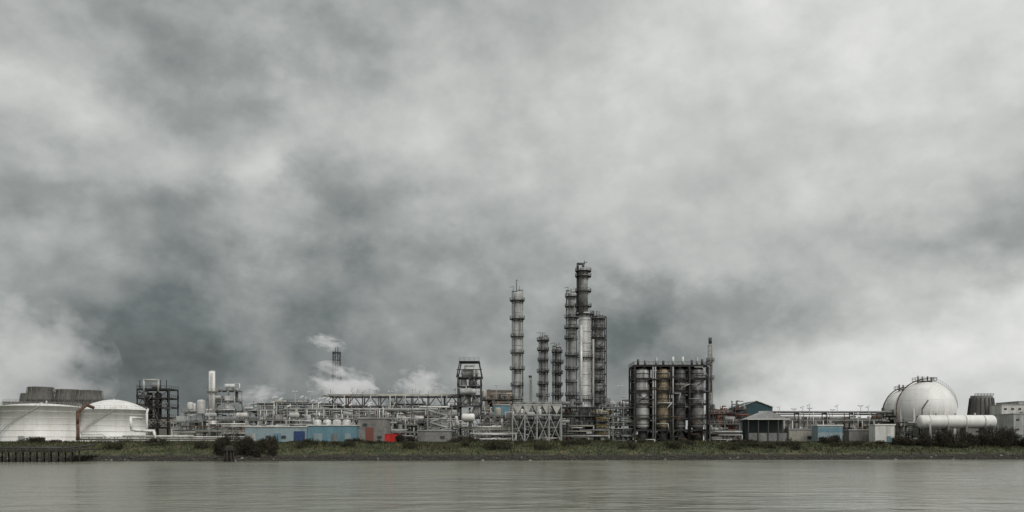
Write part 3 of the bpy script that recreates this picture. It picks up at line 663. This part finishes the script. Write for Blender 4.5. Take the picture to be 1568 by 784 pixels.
for px in (999.5,1003,1030,1055.5,1084): b.cyl((X(px,D),D-.7,G),(X(px,D),D-.7,Z(562,D)),.28,R.choice([BLACK,SILVERD,DGREY,LGREY]),n=8)
for k in range(30):
    a=R.uniform(x0,x1-4); z=R.uniform(G+1,Z(562,D)); b.pipe([(a,D-1.1,z),(a+R.uniform(2,5),D-1.1,z),(a+R.uniform(2,5),D-1.1,z-R.uniform(1,4))],R.choice([.1,.15,.2]),R.choice([BLACK,DGREY,LGREY,RUST,SILVERD]))
zr=Z(558,D)
for (px,yt,m) in ((979,549,DGREY),(990,550,MGREY),(1007,546,LGREY),(1018,551,DGREY),(1033,545,WHITE2),(1048,545,WHITE2),(1062,550,DGREY),(1070,546,LGREY),(1078,549,DGREY)): b.cyl((X(px,D),D+3,zr),(X(px,D),D+3,Z(yt,D)),.42,m,n=10)
b.pipe([(X(1075,D),D-1,Z(600,D)),(X(1088,D),D-1,Z(600,D)),(X(1088,D),D-1,Z(560,D)),(X(1080,D),D-1,Z(556,D))],.3,DGREY)
for k in range(6):
    z0=zz[k]; z1=zz[k+1]; a,c=X(1084,D),X(1096-k,D)
    if k<3: b.beam((a,D+2,z0),(c,D+2,z1),.2,BLACK,.4); b.beam((c,D+2,G),(c,D+2,z1),.25,BLACK)
b.done()
def lattice(name,px,D,w0,w1,ytop,m,seg=14,t=.2):
    b=B(name); x=X(px,D); zt=Z(ytop,D); zz=lin(G,zt,seg)
    def c(k,i,j): w=w0+(w1-w0)*k/seg; return (x+i*w/2,D+j*w/2,zz[k])
    Q=((-1,-1),(1,-1),(1,1),(-1,1))
    for k in range(seg):
        for a in range(4):
            i=Q[a]; j=Q[(a+1)%4]; b.beam(c(k,*i),c(k+1,*i),t,m); b.beam(c(k,*i),c(k+1,*j),t*.6,m); b.beam(c(k+1,*i),c(k+1,*j),t*.65,m)
    return b,x,zt
D=335; b,x,zt=lattice('flare_mast',1087.5,D,1.9,1.3,528,LGREY,22); b.cyl((x,D,G),(x,D,Z(517,D)),.4,LGREY,n=10); b.cyl((x,D,Z(526,D)),(x,D,Z(517,D)),.65,DGREY,n=10)
for py in (580,553): b.ringplat(x,D,Z(py,D),.9,DGREY,out=.7,n=10)
b.done()
D=600; b,x,zt=lattice('flare_tower',515.5,D,6,4.4,540,BLACK,12,.34)
for q in (-.8,.8): b.cyl((x+q,D,G),(x+q,D,Z(531-q,D)),.3,DGREY,n=8)
b.ringplat(x,D,Z(541,D),2,BLACK,out=1,n=10)
b.done()

# ------------------------------------------------------------ right side
process_unit('process_unit',1088,1145,627,315,8,41,RUST,3,5,[RUST,MGREY,LGREY,DGREY,REDB])
process_unit('process_unit',1088,1135,648,298,5,42,MGREY,2,5,[RUST,MGREY,LGREY,DGREY,WHITE2])
building('teal_warehouse',1133,1183,623,375,20,TEAL,TEAL,gable=2.6,windows=0)
building('red_roof_shed',1100,1136,628,385,12,REDB,RUST,windows=1)
D=298; b=B('open_storage_shed'); x0,x1=X(1146,D),X(1207,D); ze=Z(642,D); zp=Z(629,D)
b.box(x0+.3,x1-.3,D+5,D+9,G,ze,GREEND); i=b.mi(ROOF); k=len(b.v); xm=(x0+x1)/2
b.v+=[(x0-.5,D-.5,ze),(xm,D-.5,zp),(x1+.5,D-.5,ze),(x0-.5,D+9.5,ze),(xm,D+9.5,zp),(x1+.5,D+9.5,ze)]; b.face([k,k+1,k+4,k+3],i); b.face([k+1,k+2,k+5,k+4],i); b.face([k,k+2,k+1],i)
for x in lin(x0,x1,4): b.beam((x,D,G),(x,D,ze),.3,DGREY)
b.box(x0,x1,D+.3,D+.5,G,Z(663,D),MGREY); b.box(x0+1.5,x0+5,D+1.4,D+3,G,G+2,YEL); b.box(xm,x1-1,D+1.5,D+4,G,G+2.6,LGREY)
b.beam((x0-.5,D-.5,ze),(x1+.5,D-.5,ze),.3,WHITE2)
b.done()
pipe_rack('pipe_rack',1180,1350,310,[Z(646,310),Z(633,310)],DGREY,4,8,6,51,lamps=5,w=.25)
pipe_rack('pipe_rack',1205,1300,330,[Z(656,330),Z(640,330)],DGREY,4,7,5,52,w=.25)
process_unit('process_unit',1205,1295,652,312,5,55,MGREY,2,4.5)
process_unit('process_unit',1292,1400,630,318,8,53,DGREY,3,5,[RUST,MGREY,DGREY,LGREY,TAN,BLACK])
process_unit('process_unit',1385,1440,640,296,5,54,MGREY,2,4.5,[RUST,MGREY,DGREY,LGREY,WHITE2])
building('blue_cabin',1252,1290,652,296,6,PBLUE,WHITE,windows=1,band=CYAN)
building('white_cabin',1340,1370,651,292,5,WHITE2,WHITE,windows=1,door=(CYAN,1358,1364,2.4))
building('long_warehouse',1190,1345,641,470,25,CONC)
building('pump_cabin',1208,1250,658,305,5,BEIGE)
building('gate_house',1300,1335,659,300,5,CONC)

def sphere_tank(cpx,cpy,rpx,D,stairs=True):
    b=B('spherical_gas_tank'); r=rpx*D/(F-rpx); y=D+r; x=X(cpx,y); z=Z(cpy,y)
    b.sphere((x,y,z),r,WHITE,64,40)
    for zo in (-.33,.33,.7):
        rr=r*math.sqrt(1-zo*zo); b.lathe((x,y,z+zo*r-.08),(x,y,z+zo*r+1),[(0,rr+.0),(.03,rr+.04),(.1,rr+.04),(.13,rr)],WHITE,64)
    for k in range(12):
        t=2*math.pi*(k+.5)/12; p=(x+math.cos(t)*r*.97,y+math.sin(t)*r*.97); b.cyl((*p,G),(*p,z+.3),.4,WHITE2,n=10)
        t2=2*math.pi*(k+1.5)/12; p2=(x+math.cos(t2)*r*.97,y+math.sin(t2)*r*.97)
        b.beam((*p,G+.3),(*p2,z-2.5),.12,LGREY); b.beam((*p2,G+.3),(*p,z-2.5),.12,LGREY)
    zt=z+r; b.box(x-3.4,x+3.2,y-2.4,y+2.4,zt+.1,zt+.3,MGREY); b.rail([(x-3.4,y+2.4,zt+.3),(x-3.4,y-2.4,zt+.3),(x+3.2,y-2.4,zt+.3),(x+3.2,y+2.4,zt+.3)],DGREY,w=.12)
    for q in (-2.4,-.8,1,2.3): b.cyl((x+q,y,zt-.5),(x+q,y,zt+1.5+.4*(q%2)),.28,R.choice([LGREY,DGREY,RUST]),n=8)
    P=[]
    for k in range(12): t=math.radians(90+k*9); P.append((x+math.cos(t)*(r+.9),y-r*.2,z+math.sin(t)*(r+.9)))
    b.pipe(P+[(P[-1][0],P[-1][1],G+3)],.2,RUST if stairs else BLACK,8)
    if stairs:
        prev=None
        for k in range(20):
            t=math.radians(82-k*4.2); p=(x+math.cos(t)*(r+.5)*.9,y-math.cos(t)*(r+.5)*.42,z+math.sin(t)*(r+.5))
            if prev: b.beam(prev,p,.14,LGREY,.14); b.beam((prev[0],prev[1],prev[2]+1),(p[0],p[1],p[2]+1),.08,LGREY)
            b.beam(p,(p[0],p[1],p[2]+1),.07,LGREY); prev=p
        b.pipe([(x-r*.6,y-r-1,G),(x-r*.6,y-r-1,z),(x-r*.35,y-r*1.0,z+r*.3)],.22,DGREY,8)
    return b.done()
sphere_tank(1416,628,43.5,306)
sphere_tank(1386,630,33,345,False)
D=290; b=B('horizontal_storage_vessel'); r=10.3*D/F; zc=Z(645.5,D)
b.drum((X(1411,D),D+3,zc),(X(1532,D),D+3,zc),r,WHITE,36,.55)
for q in (1428,1455,1483,1512): x=X(q,D); b.box(x-.3,x+.3,D+1,D+5,G-.2,zc-r*.55,CONC); b.lathe((x-.2,D+3,zc),(x+.2,D+3,zc),[(0,r+.04),(.4,r+.04)],WHITE2,36)
b.rail([(X(1420,D),D+2.6,zc+r),(X(1450,D),D+2.6,zc+r)],LGREY)
for q in (1440,1470,1500): b.cyl((X(q,D),D+3,zc+r-.2),(X(q,D),D+3,zc+r+.7),.3,LGREY,n=8)
b.pipe([(X(1412,D),D,G+1),(X(1424,D),D,G+1),(X(1424,D),D,zc)],.22,LGREY)
b.done()
D=520; b=B('hyperbolic_cooling_tower'); s=D/F; x=X(1503,D); h=Z(606,D)-G
b.lathe((x,D,G),(x,D,G+h),[(0,24*s),(h*.3,21*s),(h*.6,18.5*s),(h*.85,16.5*s),(h,15.5*s),(h,14.5*s),(h*.5,14.3*s)],CTOW,32)
for k in range(18): t=2*math.pi*k/18; b.beam((x+math.cos(t)*24.2*s,D+math.sin(t)*24.2*s,G),(x+math.cos(t)*16.3*s,D+math.sin(t)*16.3*s,G+h*.95),.5,DGREY)
b.rail([(x-5.5,D-3,G+h),(x+5.5,D-3,G+h)],DGREY,w=.2)
b.done()
building('factory_hall',1534,1600,620,500,25,WHITE2,windows=1)
building('factory_hall',1552,1640,634,440,20,LGREY)
building('factory_hall',1465,1540,642,480,20,CONC)
building('office_block',1560,1680,615,530,25,LGREY)

def lamp(px,D,ytop):
    b=B('floodlight_mast'); x=X(px,D); z=Z(ytop,D); b.cyl((x,D,G),(x,D,z),.16,LGREY,.1,8); b.beam((x-.7,D,z),(x+.7,D,z),.12,LGREY)
    for q in (-.6,.6): b.box(x+q-.35,x+q+.35,D-.3,D+.3,z+.07,z+.4,LAMP)
    b.done()
for a in ((320,300,628),(365,350,613),(452,350,600),(475,340,601),(492,345,597),(540,345,599),(575,340,598),(598,350,600),(665,340,596),(1216,320,627),(1240,330,626),(1275,330,628),(1318,325,622),(735,345,600),(760,360,590),(950,350,592),(405,330,612)): lamp(*a)

b=B('timber_jetty'); D=228; x0,x1=X(-70,D),X(112,D); zd=2.9
b.box(x0,x1,D,D+5,zd,zd+.4,WOOD); b.box(x0,x1,D-.15,D-.002,zd-.3,zd+.2,WOOD)
b.box(X(75,D),X(115,D),D+5,D+14,zd+.1,zd+.45,WOOD)
for k in range(17):
    x=x0+.5+k*(x1-x0-1)/16
    for y in (D-.4,D+4.4): b.cyl((x,y,-1.5),(x+R.uniform(-.15,.15),y,zd+R.uniform(.1,1.5)),.2,WOOD,n=8)
    if k%2==0: b.beam((x,D-.3,.2),(x+1.4,D-.3,zd),.16,WOOD)
b.rail([(x0,D+4.8,zd+.4),(x1,D+4.8,zd+.4)],DGREY,w=.06)
b.pipe([(x0,D+3,zd+.8),(X(95,D),D+3,zd+.8),(X(112,D),D+12,zd+1.6)],.2,DGREY)
b.done()
b=B('mooring_dolphin'); D=236; x=X(351,D)
for k in range(7):
    t=2*math.pi*k/7; b.cyl((x+math.cos(t)*1.5,D+math.sin(t)*1.5,-1.5),(x+math.cos(t)*.8,D+math.sin(t)*.8,Z(684,D)+R.uniform(-.2,.5)),.26,WOOD,n=8)
b.cyl((x,D,-1),(x,D,Z(682,D)),.3,WOOD,n=8); b.box(x-1.3,x+1.3,D-1.3,D+1.3,Z(690,D),Z(688,D),WOOD)
b.done()

# ------------------------------------------------------------ steam
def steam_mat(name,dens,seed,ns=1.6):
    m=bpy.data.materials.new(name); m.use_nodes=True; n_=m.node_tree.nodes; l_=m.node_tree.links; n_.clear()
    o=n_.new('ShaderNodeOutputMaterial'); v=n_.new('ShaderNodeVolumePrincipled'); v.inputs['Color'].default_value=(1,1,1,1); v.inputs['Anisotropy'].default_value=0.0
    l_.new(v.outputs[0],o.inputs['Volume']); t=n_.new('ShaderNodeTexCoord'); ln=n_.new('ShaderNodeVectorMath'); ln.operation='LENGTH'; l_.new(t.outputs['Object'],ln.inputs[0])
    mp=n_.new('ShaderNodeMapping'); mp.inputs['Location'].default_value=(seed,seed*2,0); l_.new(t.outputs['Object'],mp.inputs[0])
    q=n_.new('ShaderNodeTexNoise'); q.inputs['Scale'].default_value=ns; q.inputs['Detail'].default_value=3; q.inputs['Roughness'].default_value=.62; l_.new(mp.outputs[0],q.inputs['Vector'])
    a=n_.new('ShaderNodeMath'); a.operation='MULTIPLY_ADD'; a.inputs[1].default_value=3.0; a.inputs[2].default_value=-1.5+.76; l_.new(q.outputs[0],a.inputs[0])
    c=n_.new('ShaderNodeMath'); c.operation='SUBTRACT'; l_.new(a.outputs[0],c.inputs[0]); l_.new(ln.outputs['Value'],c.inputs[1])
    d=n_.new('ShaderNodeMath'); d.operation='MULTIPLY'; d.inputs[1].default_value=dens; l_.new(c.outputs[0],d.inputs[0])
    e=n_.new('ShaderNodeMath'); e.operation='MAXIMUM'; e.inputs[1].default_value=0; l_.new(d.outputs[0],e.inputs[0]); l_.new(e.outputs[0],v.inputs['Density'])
    f=n_.new('ShaderNodeMath'); f.operation='MULTIPLY'; f.inputs[1].default_value=.24; l_.new(e.outputs[0],f.inputs[0]); l_.new(f.outputs[0],v.inputs['Emission Strength']); return m  # added glow following density, stands in for light scattered inside the steam
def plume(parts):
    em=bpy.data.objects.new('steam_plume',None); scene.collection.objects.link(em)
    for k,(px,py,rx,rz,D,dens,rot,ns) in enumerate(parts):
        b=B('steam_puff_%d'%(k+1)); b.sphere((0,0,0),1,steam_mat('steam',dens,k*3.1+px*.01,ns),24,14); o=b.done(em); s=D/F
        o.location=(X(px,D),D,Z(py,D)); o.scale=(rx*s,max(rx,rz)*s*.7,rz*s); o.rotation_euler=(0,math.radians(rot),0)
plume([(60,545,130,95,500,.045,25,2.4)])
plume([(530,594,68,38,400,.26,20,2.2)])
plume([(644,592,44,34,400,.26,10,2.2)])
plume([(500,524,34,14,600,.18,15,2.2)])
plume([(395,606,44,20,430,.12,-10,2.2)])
